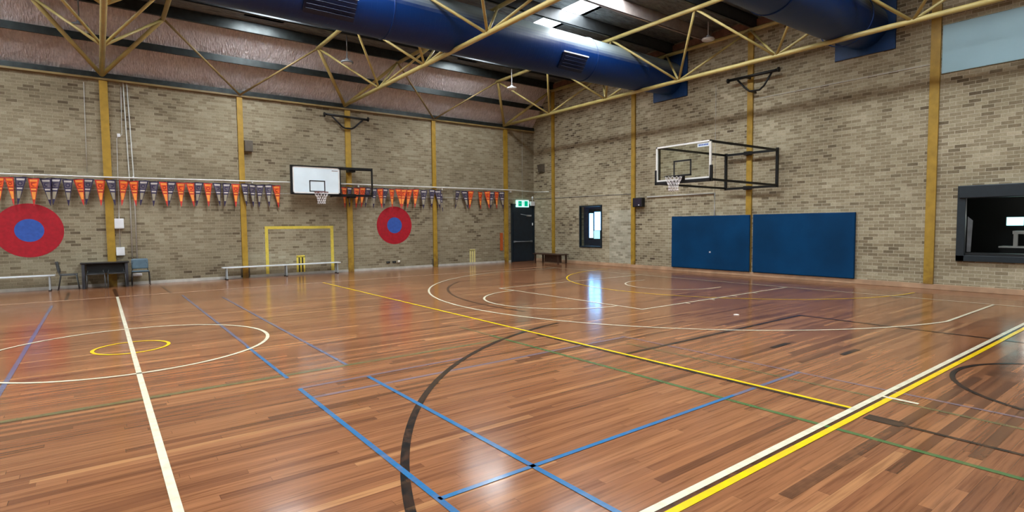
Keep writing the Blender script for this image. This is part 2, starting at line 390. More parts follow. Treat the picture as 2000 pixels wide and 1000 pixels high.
# skirtings
struct(MB().box(XL, 14.85, YF-.02, YF, 0, .085).build('baseboard_left', 'skirting_pale'))
bb = MB()
bb.box(XR-.05, XR, YN, YF, 0, .13)
struct(bb.build('baseboard_right', 'skirting_timber', bevel=.008))
struct(MB().box(XR-.08, XR, -9.9, 9.35, 7.78, 7.98).build('trim_1', 'rust_edge'))

# ---------------- columns ----------------
cols_x = [(-.02, .2), (3.6, .17), (7.26, .2), (10.88, .17), (14.57, .2)]
cn = ['wide yellow wall column behind the black table', 'slim yellow wall column left of the painted goal', 'wide yellow wall column beside the white backboard', 'slim yellow wall column right of the round red target on the right', 'wide yellow wall column beside the exit door']
for (x, wd), l in zip(cols_x, cn):
    t = thing('wall_column', l, 'column', (x, YF, 0), 'yellow columns on the left wall')
    MB().box(x-wd/2, x+wd/2, YF-.07, YF, 0, 6.02).build('shaft', 'column_yellow', t)
    if wd < .18: lab(MB().box(x-.14, x+.14, YF-.02, YF-.001, .02, .34).build('base_stain', 'box_brown', t), 'dark scuffed base')
rn = ['slim yellow column nearest the corner on the end wall', 'yellow end wall column left of the black box speaker', 'yellow end wall column behind the clear backboard', 'yellow end wall column left of the servery hatch']
for (y, wd), l in zip([(9.28, .17), (4.62, .18), (-.09, .18), (-4.86, .2)], rn):
    t = thing('wall_column', l, 'column', (XR, y, 0), 'yellow columns on the end wall')
    zb = .13
    MB().box(XR-.06, XR, y-wd/2, y+wd/2, zb, 7.8).build('shaft', 'column_yellow', t)
# ---------------- eave beam, gutter ----------------
tag(MB().box(XL, XR, YF-.1, YF, 6.03, 6.085).build('eave_beam', 'steel_yellow'), 'long thin yellow steel beam along the top of the left brick wall', 'beam')
tag(MB().box(XL, XR, YF-.06, YF-.005, 6.09, 6.24).build('eave_gutter', 'gutter'), 'dark metal channel above the yellow beam on the left wall', 'gutter')
# ---------------- purlins ----------------
ys = [9.05-1.55*i for i in range(13)]
for i, y in enumerate(ys):
    if i == 0: continue
    pale = (i == 5)
    p = MB(); xe = XR
    p.box(XL, xe, y-.035, y+.035, 7.68, 7.70); p.box(XL, xe, y-.035, y-.025, 7.68, 8.04); p.box(XL, xe, y-.035, y+.035, 8.03, 8.05)
    tag(p.build('roof_purlin', 'purlin_pale' if pale else 'purlin_dark'), ('pale' if pale else 'dark')+' steel roof purlin, %s across the ceiling counted from the left wall' % ORD[i-1], 'purlin', 'roof purlins')
# purlin on the foil slope
tag(MB().bar((XL, 10.0, 7.02), (XR, 10.0, 7.02), .06, .2).build('slope_purlin', 'gutter'), 'dark steel purlin running across the middle of the sloping silver foil', 'purlin')
MB_ = MB(); MB_.box(XL, XR, 9.2, 9.3, 7.74, 8.04)
tag(MB_.build('edge_purlin', 'gutter'), 'dark steel beam where foil slope meets flat ceiling', 'beam')
# ---------------- roof trusses (triangular space trusses) ----------------
BN = [10.6-.0]+[7.5-3.1*i for i in range(6)]+[-11.1]
TN = [9.05-3.1*i for i in range(7)]
def truss(xc, label):
    t = thing('roof_truss', label, 'roof truss', (xc, 0, 6.18), 'yellow roof trusses')
    zb, zt, hw = 6.18, 7.59, 1.43
    MB().path([(xc, 10.62, zb), (xc, -11.1, zb)], .062, 10).build('bottom_chord', 'truss_yellow', t)
    for s in (-1, 1):
        MB().path([(xc+s*hw, TN[0]+.08, zt), (xc+s*hw, TN[-1]-.08, zt)], .06, 10).build('top_chord', 'truss_yellow', t)
    for i, ty in enumerate(TN):
        for s in (-1, 1):
            for by in (BN[i], BN[i+1]):
                r = .036
                if by in (BN[0], BN[-1]): r = .058
                MB().path([(xc, by-(.02 if by == BN[0] else 0), zb-(.02 if r > .05 else 0)), (xc+s*hw, ty, zt)], r, 8).build('diagonal', 'truss_yellow', t)
    return t
truss(-.04, 'yellow roof truss passing overhead from the column behind the table')
truss(7.15, 'yellow roof truss starting above the white backboard column')
truss(14.45, 'yellow roof truss nearest the end wall, starting above the door column')
for x0, x1, l in [(1.43, 3.6, 'yellow wall brace rising left from the second column'), (5.72, 3.62, 'yellow wall brace rising right from the second column'),
                  (8.58, 10.86, 'yellow wall brace rising left from the fourth column'), (13.02, 10.9, 'yellow wall brace rising right from the fourth column')]:
    tag(MB().path([(x0, 9.05, 7.58), (x1, 10.58, 6.09)], .032, 8).build('wall_brace', 'steel_yellow'), l, 'brace', 'braces above the left wall')

# ---------------- ducts ----------------
def duct(yc, label, outlets, seams, wide):
    zc, r = 6.80, .635
    t = thing('air_duct', label, 'air duct', (0, yc, zc), 'blue air ducts')
    n = 48; x0, x1 = XL, XR-.06
    b = MB(); rings = [(x0, r, 0), (11.9, r, 0), (14.2, r-.025, .02), (x1, r-.08, .06)]; vs = []; fs = []
    for x, rr, dz in rings:
        for k in range(n): a = 2*math.pi*k/n; vs.append((x, yc+rr*math.cos(a), zc+dz+rr*math.sin(a)))
    for q in range(3):
        for k in range(n): fs.append((q*n+k, q*n+(k+1) % n, q*n+n+(k+1) % n, q*n+n+k))
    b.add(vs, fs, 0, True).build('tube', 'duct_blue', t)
    for sx in seams:
        q = MB(); pts = [(sx, yc+(r+.006)*math.cos(2*math.pi*k/n), zc+(r+.006)*math.sin(2*math.pi*k/n)) for k in range(n)]
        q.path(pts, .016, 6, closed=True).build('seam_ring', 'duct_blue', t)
    MB().box(XR-.06, XR-.001, yc-.72, yc+.72, zc-.66, zc+.9).build('wall_plate', 'duct_plate', t)
    for ox, w in outlets:
        # angled register on the court side of the duct
        o = MB(); ang0, ang1 = math.radians(180+16), math.radians(180+56)
        P = lambda a, rr: (yc+rr*math.cos(a), zc+rr*math.sin(a))
        ya, za = P(ang0, r+.07); yb, zb = P(ang1, r+.07); yi, zi = P(ang0, r-.05); yj, zj = P(ang1, r-.05)
        vs = []
        for x in (ox-w/2, ox+w/2): vs += [(x, ya, za), (x, yb, zb), (x, yj, zj), (x, yi, zi)]
        o.add(vs, [(0, 1, 2, 3), (7, 6, 5, 4), (0, 4, 5, 1), (1, 5, 6, 2), (2, 6, 7, 3), (3, 7, 4, 0)])
        og = o.build('outlet_grille', 'duct_dark', t)
        l_ = MB(); l_.bar((ox-w/2-.02, ya-.01, za+.02), (ox+w/2+.02, ya-.01, za+.02), .03, .035)
        lab(l_.build('outlet_lip', 'aluminium', og), 'bright metal lip')
        for k in range(4):
            a = ang0+(ang1-ang0)*(k+1)/5; yy, zz = P(a, r+.075)
            MB().bar((ox-w/2+.03, yy-.02, zz), (ox+w/2-.03, yy-.02, zz), .05, .012).build('louvre', 'duct_dark', og)
    return t
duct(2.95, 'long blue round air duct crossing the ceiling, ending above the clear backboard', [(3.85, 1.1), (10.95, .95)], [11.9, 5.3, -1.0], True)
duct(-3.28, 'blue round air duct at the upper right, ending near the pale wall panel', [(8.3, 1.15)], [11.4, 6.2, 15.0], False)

# ---------------- hanging lights ----------------
def lamp(x, y, z, label, colr='aluminium'):
    t = thing('high_bay_light', label, 'ceiling light', (x, y, z), 'hanging hall lights')
    MB().path([(x, y, z+.1), (x, y, 8.04)], .018, 6).build('rod', colr, t)
    MB().lathe((x, y, z), [(.02, .13), (.05, .11), (.06, .05), (.18, .03), (.2, 0), (.19, -.03)]).build('shade', colr, t)
    MB().lathe((x, y, z), [(.16, -.031), (.15, -.05), (.05, -.055)]).build('lens', 'white_plastic', t)
lamp(12.95, 8.0, 7.1, 'white hanging light in front of the end wall corner', 'white_plastic')
lamp(6.3, 8.0, 6.98, 'dark hanging light above the white backboard', 'grey_plastic')
lamp(-.48, 8.6, 6.9, 'dark hanging light above the left yellow column', 'grey_plastic')
lamp(15.3, .83, 7.5, 'small white hanging light near the middle of the end wall', 'white_plastic')

# ---------------- floor markings (painted, parts of the floor) ----------------
LAY = {k: .0016+.0003*i for i, k in enumerate(['paint_stain', 'paint_brown', 'paint_green_worn', 'paint_purple', 'paint_green', 'paint_blue_worn', 'paint_black', 'paint_pale', 'paint_blue', 'paint_far_white', 'paint_yellow', 'paint_white'])}
def strip(name, matn, pts, wd=.05, label=None, closed=False, dz=0):
    z = LAY[matn]+dz; b = MB(); P = [Vector((x, y)) for x, y in pts]; L = len(P); vs = []
    for i, p in enumerate(P):
        if closed: a, c = P[i-1], P[(i+1) % L]
        else: a, c = P[max(i-1, 0)], P[min(i+1, L-1)]
        if i in (0, L-1) and not closed: t = (c-a).normalized(); k = 1
        else:
            t1 = (p-a).normalized(); t2 = (c-p).normalized(); t = (t1+t2).normalized(); k = 1/max(.5, t.dot(t1))
        nrm = Vector((-t.y, t.x))*wd/2*k
        vs += [(p.x+nrm.x, p.y+nrm.y, z), (p.x-nrm.x, p.y-nrm.y, z)]
    fs = [(2*i, 2*i+1, 2*i+3, 2*i+2) for i in range(L-1)]
    if closed: fs.append((2*L-2, 2*L-1, 1, 0))
    o = b.add(vs, fs).build(name, matn, floor)
    if o.data.polygons[0].normal.z < 0: o.data.flip_normals()
    if label: lab(o, label)
    return o
def arc(cx, cy, r, a0, a1, n=64): return [(cx+r*math.cos(math.radians(a0+(a1-a0)*i/n)), cy+r*math.sin(math.radians(a0+(a1-a0)*i/n))) for i in range(n+1)]
strip('centre_line', 'paint_white', [(0, 7.27), (0, -7.40)], .055, 'white halfway line')
strip('centre_circle', 'paint_white', arc(0, 0, 1.775, 0, 360, 96)[:-1], .05, 'large white centre circle', True)
strip('small_centre_circle', 'paint_yellow', arc(0, 0, .45, 0, 360, 48)[:-1], .045, 'small yellow centre circle', True)
strip('far_sideline', 'paint_far_white', [(XL+1, 7.29), (14.05, 7.29)], .05, 'pale sideline beside the left wall')
strip('near_sideline', 'paint_white', [(XL+1, -7.425), (14.05, -7.425)], .055, 'white sideline at lower right')
strip('netball_sideline', 'paint_yellow', [(XL+1, -7.515), (15.15, -7.515)], .055, 'yellow sideline next to the white one')
strip('sideline_gap', 'paint_brown', [(XL+1, -7.47), (14.05, -7.47)], .05)
strip('baseline', 'paint_white', [(14.03, 7.31), (14.03, -7.45)], .05, 'white baseline in front of the blue mats')
strip('netball_baseline', 'paint_pale', [(15.12, 7.6), (15.12, -7.53)], .05, 'worn pale line close to the end wall')
th = 180-math.degrees(math.asin(6.575/6.725))
strip('three_point_line', 'paint_white', [(14.03, 6.575)]+arc(12.425, 0, 6.725, th, 360-th, 96)+[(14.03, -6.575)], .05, 'large white arc in front of the clear backboard')
strip('key_line', 'paint_white', [(14.03, -2.425), (8.225, -2.425), (8.225, 2.425), (14.03, 2.425)], .05, 'white rectangular key')
strip('free_throw_arc', 'paint_white', arc(8.225, 0, 1.775, 90, 270, 48), .05)
strip('restricted_arc', 'paint_white', [(12.8, 1.275)]+arc(12.425, 0, 1.275, 90, 270, 40)+[(12.8, -1.275)], .05, 'small white arc under the rim')
for x in (12.3, 11.4, 10.5, 9.6): strip('lane_tick', 'paint_white', [(x, -2.45), (x, -2.56)], .05)
strip('goal_circle', 'paint_yellow', arc(15.12, 0, 4.9, 90, 270, 80), .045, 'yellow goal semicircle')
strip('third_line', 'paint_yellow', [(5.083, 7.27), (5.083, -7.40)], .05, 'yellow third line across the court')
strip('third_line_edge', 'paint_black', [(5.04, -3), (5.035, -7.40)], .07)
strip('sideline_tick', 'paint_white', [(5.675, -7.44), (5.675, -7.74)], .05, dz=.0004)
def circ_part(cx, cy, r, a0, a1, matn, wd, name, label): strip(name, matn, arc(cx, cy, r, a0, a1, 80), wd, label)
circ_part(7.14, -8.78, 6.44, 100.5, 185, 'paint_black', .065, 'black_arc', 'large black arc at lower middle')
circ_part(7.39, -8.89, 1.29, 20, 200, 'paint_black', .05, 'black_circle', 'black circle beyond the sideline on the right')
strip('black_line', 'paint_black', [(4.95, -7.57), (4.95, -7.84)], .15, 'thick black dash beside the yellow sideline')
strip('black_cross_line', 'paint_black', [(4.94, -7.84), (4.93, -9.6)], .045)
strip('dark_rectangle', 'paint_black', [(5.12, -4.715), (9.83, -4.715), (9.83, -9.5)], .07, 'thin dark line running right from the yellow third line')
strip('brown_arc', 'paint_brown', arc(12.425, 0, 6.225, 132, 190, 48), .07, 'faded dark arc inside the white three point line')
circ_part(9.24, 6.88, 4.12, 270, 342, 'paint_brown', .05, 'brown_corner_arc', None)
strip('stain_line', 'paint_stain', [(3.0, -7.83), (7.2, -7.83)], .085)
strip('stain_line', 'paint_stain', [(4.6, -8.39), (7.9, -8.39)], .085)
strip('dark_board', 'paint_black', [(7.19, -6.485), (7.66, -6.485)], .07)
strip('dark_board', 'paint_black', [(6.9, -5.72), (7.35, -5.72)], .07)
strip('far_centre_line', 'paint_brown', [(0.0, 7.32), (-.02, 9.6)], .08)
strip('far_cross_line', 'paint_brown', [(-1.0, 7.3), (-1.0, 9.3)], .07)
strip('far_cross_line', 'paint_brown', [(1.15, 7.3), (1.1, 9.4)], .07)
strip('blue_line', 'paint_blue', [(1.30, -3.6), (1.30, -9.4)], .045, 'bright blue line at lower centre')
strip('blue_line', 'paint_blue', [(2.05, -3.6), (2.05, -9.4)], .045, 'bright blue line right of the other')
strip('blue_line', 'paint_blue', [(1.30, -6.535), (2.05, -6.535)], .042)
strip('blue_cross_line', 'paint_blue', [(2.05, -6.535), (4.6, -6.535)], .042, 'blue line crossing the yellow third line')
strip('blue_cross_line', 'paint_blue_worn', [(4.6, -6.535), (5.95, -6.535)], .045)
strip('worn_blue_line', 'paint_blue_worn', [(1.32, 6.6), (1.32, -1.0)], .042, 'worn blue line through the centre circle')
strip('worn_blue_line', 'paint_blue', [(1.31, -1.0), (1.31, -3.1)], .042)
strip('worn_blue_line', 'paint_blue_worn', [(2.05, 5.5), (2.05, -2.93)], .042, 'worn blue line right of the centre circle')
strip('worn_blue_line', 'paint_blue_worn', [(-1.2, 6.4), (-1.2, -2.4)], .05, 'worn blue line at far left')
strip('purple_line', 'paint_purple', [(1.3, -3.98), (5.9, -3.98)], .06)
strip('purple_line', 'paint_purple', [(1.3, -3.58), (3.4, -3.55)], .05)
strip('purple_line', 'paint_purple', [(5.93, -3.9), (5.93, -9.4)], .045)
strip('green_line', 'paint_green_worn', [(-3.5, -2.95), (4.45, -2.95)], .085, 'worn green line across the middle')
strip('green_line', 'paint_green', [(4.44, -2.6), (4.44, -9.5)], .055, 'green line at lower right')
strip('green_line', 'paint_green_worn', [(4.44, -1.7), (4.44, -2.6)], .045)
strip('green_line', 'paint_green_worn', [(5.6, -4.3), (5.6, -9.0)], .045)
tag(MB().lathe((9.02, -3.95, 0), [(.05, .0), (.05, .008), (.03, .012)], 16).build('floor_socket_cap', 'dot_mark'), 'small white round cap on the floor near the key', 'floor cap')
# ---------------- paint on the left wall ----------------
for x, z, l in ((-1.83, 1.675, 'big red target with blue centre at far left'), (9.08, 1.735, 'red target with blue centre right of the goal')):
    ring = MB().disc_y(x, YF-.001, z, .745, .004, 72).build('painted_target', 'target_red', wl); lab(ring, l)
    MB().disc_y(x, YF-.006, z, .315, .003, 48).build('target_centre', 'target_blue', ring)
g_ = MB(); y0, y1 = YF-.006, YF-.001
g_.box(4.26, 6.63, y0, y1, 1.64, 1.735); g_.box(4.26, 4.36, y0, y1, .09, 1.64); g_.box(6.52, 6.63, y0, y1, .09, 1.64)
lab(g_.build('painted_goal', 'wall_yellow', wl), 'yellow goal outline painted on the bricks')
def wicket(x0, x1, z1, m_):
    b = MB(); wd = (x1-x0)
    for k in range(3): c = x0+wd*(.1+.4*k); b.box(c-.035, c+.035, y0, y1, .09, z1-.04)
    b.box(x0, x1, y0, y1, z1-.07, z1); return b.build('painted_wicket', m_, wl)
lab(wicket(5.29, 5.57, .69, 'wall_yellow'), 'yellow cricket stumps painted inside the goal')
s_ = MB().box(5.355, 5.40, YF-.008, YF-.0065, .09, .62); s_.box(5.47, 5.515, YF-.008, YF-.0065, .09, .62); s_.build('stump_gap', 'black_plastic', wl)
lab(wicket(12.6, 12.88, .665, 'wall_cream'), 'cream cricket stumps painted near the door')
tag(MB().box(14.24, 14.36, YF-.06, YF-.001, .55, 1.35).build('orange_board', 'orange_post'), 'narrow orange board fixed on the wall left of the door column', 'board')

# ---------------- pipes and wires ----------------
def pipe(name, pts, r, label, cat='pipe', m_='wire_white', group=None, parts=None): return tag(MB().path(pts, r, 8).build(name, m_), label, cat, group)
ry = YF-.12
rl = thing('rail_pipe', 'long horizontal white pipe along the left wall above the pennants', 'pipe', (0, ry, 3.2))
MB().path([(-5, ry, 3.19), (0, ry, 3.21), (6, ry, 3.28), (15, ry, 3.30), (XR-.1, ry, 3.25)], .022, 8).build('pipe', 'white_paint', rl)
MB().path([(XR-.1, ry, 3.25), (XR-.1, 9.5, 3.2)], .018, 8).build('end_piece', 'white_paint', rl)
for x in (-3, 0.6, 3.9, 7.6, 11.2, 14.8): MB().box(x-.02, x+.02, ry, YF, 3.19, 3.27).build('bracket', 'white_paint', rl)
pipe('conduit', [(.455, YF-.02, 6.1), (.50, YF-.02, 3.3), (.48, YF-.02, .8)], .015, 'left of two white conduits descending beside the wide left column', 'conduit', group='conduits on the left wall')
pipe('conduit', [(.545, YF-.02, 6.06), (.61, YF-.02, 3.3), (.60, YF-.02, .78)], .015, 'right of two white conduits descending beside the wide left column', 'conduit', group='conduits on the left wall')
pipe('hanging_wire', [(-.47, YF-.02, 5.92), (-.50, YF-.02, 3.34)], .007, 'thin white wire left of the wide left column ending above pennants', 'wire')
pipe('hanging_wire', [(15.55, YF-.02, 6.0), (15.53, YF-.02, 2.9)], .006, 'thin white wire descending to the exit sign', 'wire')
pipe('box_conduit', [(.40, YF-.02, 5.9), (.37, YF-.02, 4.5), (.24, YF-.02, 4.38), (.2, YF-.02, 2.0), (.19, YF-.02, 1.1)], .009, 'thin white conduit feeding the two white boxes', 'conduit')
pipe('string_line', [(-5, YF-.05, 2.81), (5, YF-.05, 2.87), (10, YF-.05, 2.88), (XR-.02, YF-.05, 2.9)], .007, 'thin pale string running behind the pennants', 'string')
pipe('end_wall_pipe', [(XR-.04, 3.95, 2.70), (XR-.04, 1.12, 2.70), (XR-.04, 1.12, 1.96)], .024, 'white pipe on the end wall turning down to the left blue mat', 'pipe', 'white_paint')
pipe('end_wall_wire', [(XR-.02, 1.13, 2.72), (XR-.02, 1.13, 6.3)], .006, 'thin wire rising on the end wall behind the clear backboard', 'wire')
pipe('corner_wire', [(XR-.02, 10.6, 2.92), (XR-.02, 4.75, 2.86)], .008, 'thin grey wire along the end wall above the window', 'wire', 'grey_plastic')

def sbox(name, x0, x1, z0, z1, dp, m_, label, cat, extra=None, bev=.01):
    t = thing(name, label, cat, ((x0+x1)/2, YF, z0)); MB().box(x0, x1, YF-dp, YF, z0, z1).build('housing', m_, t, bev)
    return t
t = sbox('access_box', .08, .31, 1.70, 2.0, .12, 'white_plastic', 'white wall box just right of the wide left column, upper of two', 'wall box')
MB().box(.1, .29, YF-.125, YF-.119, 1.73, 1.97).build('cover', 'white_plastic', t)
t = sbox('access_box', .09, .30, .90, 1.15, .12, 'white_plastic', 'white wall box above the black table, lower of two', 'wall box')
MB().box(.11, .28, YF-.125, YF-.119, .93, 1.12).build('cover', 'white_plastic', t)
t = sbox('wall_speaker', 3.69, 3.94, 4.24, 4.6, .2, 'box_brown', 'brown box speaker on the left wall beside the second column', 'speaker')
MB().box(3.71, 3.92, YF-.206, YF-.2, 4.27, 4.57).build('grille', 'box_brown', t)
t = sbox('wall_switch', .25, .33, 4.42, 4.52, .05, 'white_plastic', 'tiny white junction box high beside the left conduits', 'junction box')
for x, m_, l in ((8.77, 'black_plastic', 'left black power outlet low on the left wall'), (9.03, 'black_plastic', 'right black power outlet low on the left wall')):
    t = sbox('power_outlet', x-.07, x+.07, .24, .32, .03, m_, l, 'power outlet', bev=.004)
    MB().box(x-.03, x-.01, YF-.034, YF-.03, .26, .3).build('socket', 'grey_plastic', t)
tag(MB().lathe((9.22, YF-.03, .24), [(.03, 0), (.05, .02), (.05, .07), (.03, .09)], 12).build('outlet_knob', 'ceramic'), 'round white knob beside the right black power outlet', 'knob')
# end wall devices
t = thing('wall_speaker', 'grey wedge speaker high on the end wall near the corner', 'speaker', (XR, 10.07, 4.1))
MB().add([(XR, 9.9, 4.1), (XR, 10.25, 4.1), (XR, 10.25, 4.5), (XR, 9.9, 4.5), (XR-.12, 9.93, 4.16), (XR-.12, 10.22, 4.16), (XR-.2, 10.22, 4.48), (XR-.2, 9.93, 4.48)],
   [(0, 1, 5, 4), (1, 2, 6, 5), (2, 3, 7, 6), (3, 0, 4, 7), (4, 5, 6, 7), (3, 2, 1, 0)]).build('housing', 'box_brown', t)
t = thing('wall_speaker', 'black square speaker on the end wall beside a yellow column', 'speaker', (XR, 4.3, 2.34))
MB().box(XR-.18, XR, 4.08, 4.53, 2.34, 2.69).build('housing', 'black_plastic', t, .015)
MB().box(XR-.186, XR-.18, 4.13, 4.48, 2.38, 2.65).build('grille', 'cord_dark', t)
MB().box(XR-.19, XR-.186, 4.2, 4.25, 2.40, 2.43).build('badge', 'white_plastic', t)
# pale panel high on the end wall
tag(MB().box(XR-.05, XR, -9.4, -4.99, 5.27, 6.42).build('wall_panel', 'panel_blue', bevel=.01), 'large pale blue rectangular panel high at right on the end wall', 'panel')
tag(MB().box(XR-.02, XR, -4.76, -.2, 5.545, 5.565).build('wall_flashing', 'skirting_pale'), 'thin pale metal strip on the end wall left of the pale panel', 'strip')

# blue crash mats
for (ya, yb, z0, z1, l) in ((-.17, 2.79, .14, 1.95, 'smaller left blue padded mat on the end wall'), (-3.19, -.27, .14, 1.96, 'right blue padded mat on the end wall below the backboard')):
    t = thing('wall_mat', l, 'wall mat', (XR, (ya+yb)/2, z0), 'blue wall mats')
    MB().box(XR-.11, XR-.02, ya, yb, z0, z1).build('pad', 'mat_blue', t, .02)
    MB().box(XR-.02, XR, ya+.02, yb-.02, z0+.01, z1-.01).build('backing_board', 'dark_timber', t)
    if ya > -1: MB().box(XR-.113, XR-.109, 1.2, 1.26, .70, .75).build('scuff_mark', 'white_plastic', t)

# ---------------- door, exit sign ----------------
d = struct(MB().box(14.92, 16.17, YF-.03, YF, 0, 2.62).build('door_1', 'navy_paint'))
MB().box(14.98, 16.08, YF-.05, YF-.03, .02, 2.28).build('door_leaf', 'navy_paint', d)
MB().box(14.86, 14.92, YF-.06, YF, 0, 2.68).build('door_frame', 'hatch_navy', d); MB().box(16.17, 16.23, YF-.06, YF, 0, 2.68).build('door_frame', 'hatch_navy', d)
MB().box(14.86, 16.23, YF-.06, YF, 2.62, 2.68).build('door_frame', 'hatch_navy', d)
lab(MB().path([(15.0, YF-.13, .93), (16.0, YF-.13, .93)], .022, 8).box(14.98, 15.06, YF-.14, YF-.05, .89, .97).box(15.96, 16.04, YF-.14, YF-.05, .89, .97).build('push_bar', 'grey_plastic', d), 'grey horizontal push bar')
MB().box(15.75, 16.0, YF-.12, YF-.05, 2.1, 2.17).path([(15.85, YF-.12, 2.13), (15.3, YF-.2, 2.2)], .012, 6).build('door_closer', 'steel_leg', d)
MB().box(16.09, 16.13, YF-.07, YF-.03, 1.68, 1.8).build('door_latch', 'aluminium', d)
t = thing('exit_sign', 'glowing green and white exit sign above the dark door', 'exit sign', (15.49, YF, 2.55))
MB().box(15.13, 15.85, YF-.12, YF-.04, 2.53, 2.85).build('light_box', 'exit_white', t, .006)
MB().box(15.4, 15.44, YF-.04, YF, 2.6, 2.8).build('mount', 'white_plastic', t)
MB().box(15.22, 15.42, YF-.124, YF-.12, 2.57, 2.81).build('green_panel', 'exit_green', t)
MB().box(15.58, 15.78, YF-.124, YF-.12, 2.57, 2.81).build('green_panel', 'exit_green', t)
f_ = MB(); f_.disc_y(15.50, YF-.122, 2.775, .02, .004, 12); f_.bar((15.50, YF-.124, 2.75), (15.485, YF-.124, 2.68), .03, .006)
f_.bar((15.485, YF-.124, 2.68), (15.52, YF-.124, 2.64), .016, .006); f_.bar((15.52, YF-.124, 2.64), (15.515, YF-.124, 2.6), .016, .006)
f_.bar((15.485, YF-.124, 2.68), (15.46, YF-.124, 2.62), .016, .006); f_.bar((15.50, YF-.124, 2.74), (15.535, YF-.124, 2.71), .012, .006); f_.bar((15.50, YF-.124, 2.74), (15.465, YF-.124, 2.72), .012, .006)
f_.build('running_figure', 'sign_green', t)
a_ = MB(); a_.box(15.27, 15.35, YF-.128, YF-.125, 2.68, 2.70); a_.add([(15.25, YF-.128, 2.69), (15.30, YF-.128, 2.73), (15.30, YF-.128, 2.65)], [(0, 1, 2)]); a_.build('arrow', 'white_plastic', t)
t = thing('emergency_light', 'small white square light beside the exit sign', 'light fitting', (16.08, YF, 2.6))
MB().box(15.96, 16.2, YF-.14, YF, 2.60, 2.80).build('housing', 'white_plastic', t, .015)
MB().lathe((16.08, YF-.1, 2.8), [(.015, 0), (.015, .12), (.04, .13), (.045, .2), (.02, .24)], 12).build('sensor_head', 'white_plastic', t)

# ---------------- window 1 with lobby behind ----------------
w1 = struct(MB().box(XR-.03, XR+.06, 6.29, 6.35, .72, 2.5).box(XR-.03, XR+.06, 7.55, 7.61, .72, 2.5).box(XR-.03, XR+.06, 6.35, 7.55, 2.44, 2.5).box(XR-.03, XR+.06, 6.35, 7.55, .72, .78).build('window_1', 'hatch_navy'))
lab(MB().box(XR+.01, XR+.018, 6.35, 7.55, .78, 2.44).build('pane', 'window_glass', w1), 'clear glass pane')
lb = MB(); XB = 18.5
lb.box(XB, XB+.1, 5.6, 9.6, .2, 3.0)
lb.box(XR+.25, XB, 5.5, 5.6, .2, 3.0); lb.box(XR+.25, XB, 9.6, 9.7, .2, 3.0); lb.box(XR+.25, XB, 5.6, 9.6, .1, .2); lb.box(XR+.25, XB, 5.6, 9.6, 3.0, 3.1)
mat('lobby', (58, 84, 112), .5); struct(lb.build('wall_lobby', 'lobby'))
lw = struct(MB().box(XB-.05, XB, 8.25, 9.25, .98, 2.42).build('window_2', 'hatch_dark'))
MB().box(XB-.06, XB-.05, 8.96, 9.2, 1.06, 2.22).build('pane', 'day_blue', lw); MB().box(XB-.06, XB-.05, 8.47, 8.86, 1.42, 2.28).build('pane', 'day_blue', lw)
MB().box(XB-.06, XB-.05, 8.52, 8.9, 1.02, 1.40).build('pane', 'day_soft', lw)

# ---------------- servery hatch ----------------
h = thing('servery_hatch', 'dark navy framed servery opening at the right edge of the end wall', 'servery hatch', (XR, -6.9, .75))
f_ = MB(); f_.box(XR-.09, XR+.02, -5.56, -5.40, .73, 2.53); f_.box(XR-.09, XR+.02, -8.36, -8.22, .73, 2.53); f_.box(XR-.09, XR+.02, -8.36, -5.40, .73, .87); f_.build('frame', 'hatch_navy', h, .008)
MB().box(XR-.16, XR+.2, -8.3, -5.44, 2.23, 2.53).build('shutter_box', 'hatch_navy', h, .02)
MB().box(XR-.02, XR+.3, -8.22, -5.56, .87, .93).build('counter', 'hatch_dark', h)
lab(MB().add([(XR+.03, -5.58, .95), (XR+.03, -5.58, 1.8), (XR+.12, -5.66, 1.7), (XR+.1, -5.64, .95)], [(0, 1, 2, 3)]).build('side_guide', 'grey_plastic', h), 'grey side guide rail')
XB2 = 19.2
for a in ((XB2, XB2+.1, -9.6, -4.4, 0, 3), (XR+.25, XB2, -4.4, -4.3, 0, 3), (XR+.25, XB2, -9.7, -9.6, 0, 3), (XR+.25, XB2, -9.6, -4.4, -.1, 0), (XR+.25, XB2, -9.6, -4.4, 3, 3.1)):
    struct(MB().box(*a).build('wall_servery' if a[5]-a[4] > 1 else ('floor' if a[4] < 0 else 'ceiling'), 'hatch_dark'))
kw = struct(MB().box(XB2-.05, XB2, -8.1, -5.6, 1.5, 1.85).build('window_7', 'hatch_dark'))
MB().box(XB2-.06, XB2-.05, -6.08, -5.74, 1.56, 1.78).build('pane', 'day_cyan', kw); MB().box(XB2-.06, XB2-.05, -8.0, -6.16, 1.56, 1.78).build('pane', 'day_white', kw)
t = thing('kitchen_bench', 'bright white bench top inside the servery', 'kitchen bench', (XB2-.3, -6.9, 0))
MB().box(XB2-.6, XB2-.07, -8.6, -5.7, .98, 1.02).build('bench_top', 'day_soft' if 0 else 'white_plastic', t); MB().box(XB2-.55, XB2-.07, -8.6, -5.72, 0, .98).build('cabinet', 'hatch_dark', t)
t = thing('range_hood', 'pale appliance standing on the bench inside the servery', 'appliance', (XB2-.3, -6.6, 1.02))
MB().box(XB2-.5, XB2-.1, -7.3, -5.95, 1.34, 1.42).box(XB2-.5, XB2-.42, -6.05, -5.97, 1.02, 1.34).box(XB2-.5, XB2-.42, -7.3, -7.22, 1.02, 1.34).build('body', 'white_plastic', t)
lt = struct(MB().box(XR+1.2, XR+1.5, -7.6, -6.2, 2.94, 2.99).build('ceiling_lamp_servery', 'day_white'))
lt.name = 'ceiling_lamp'

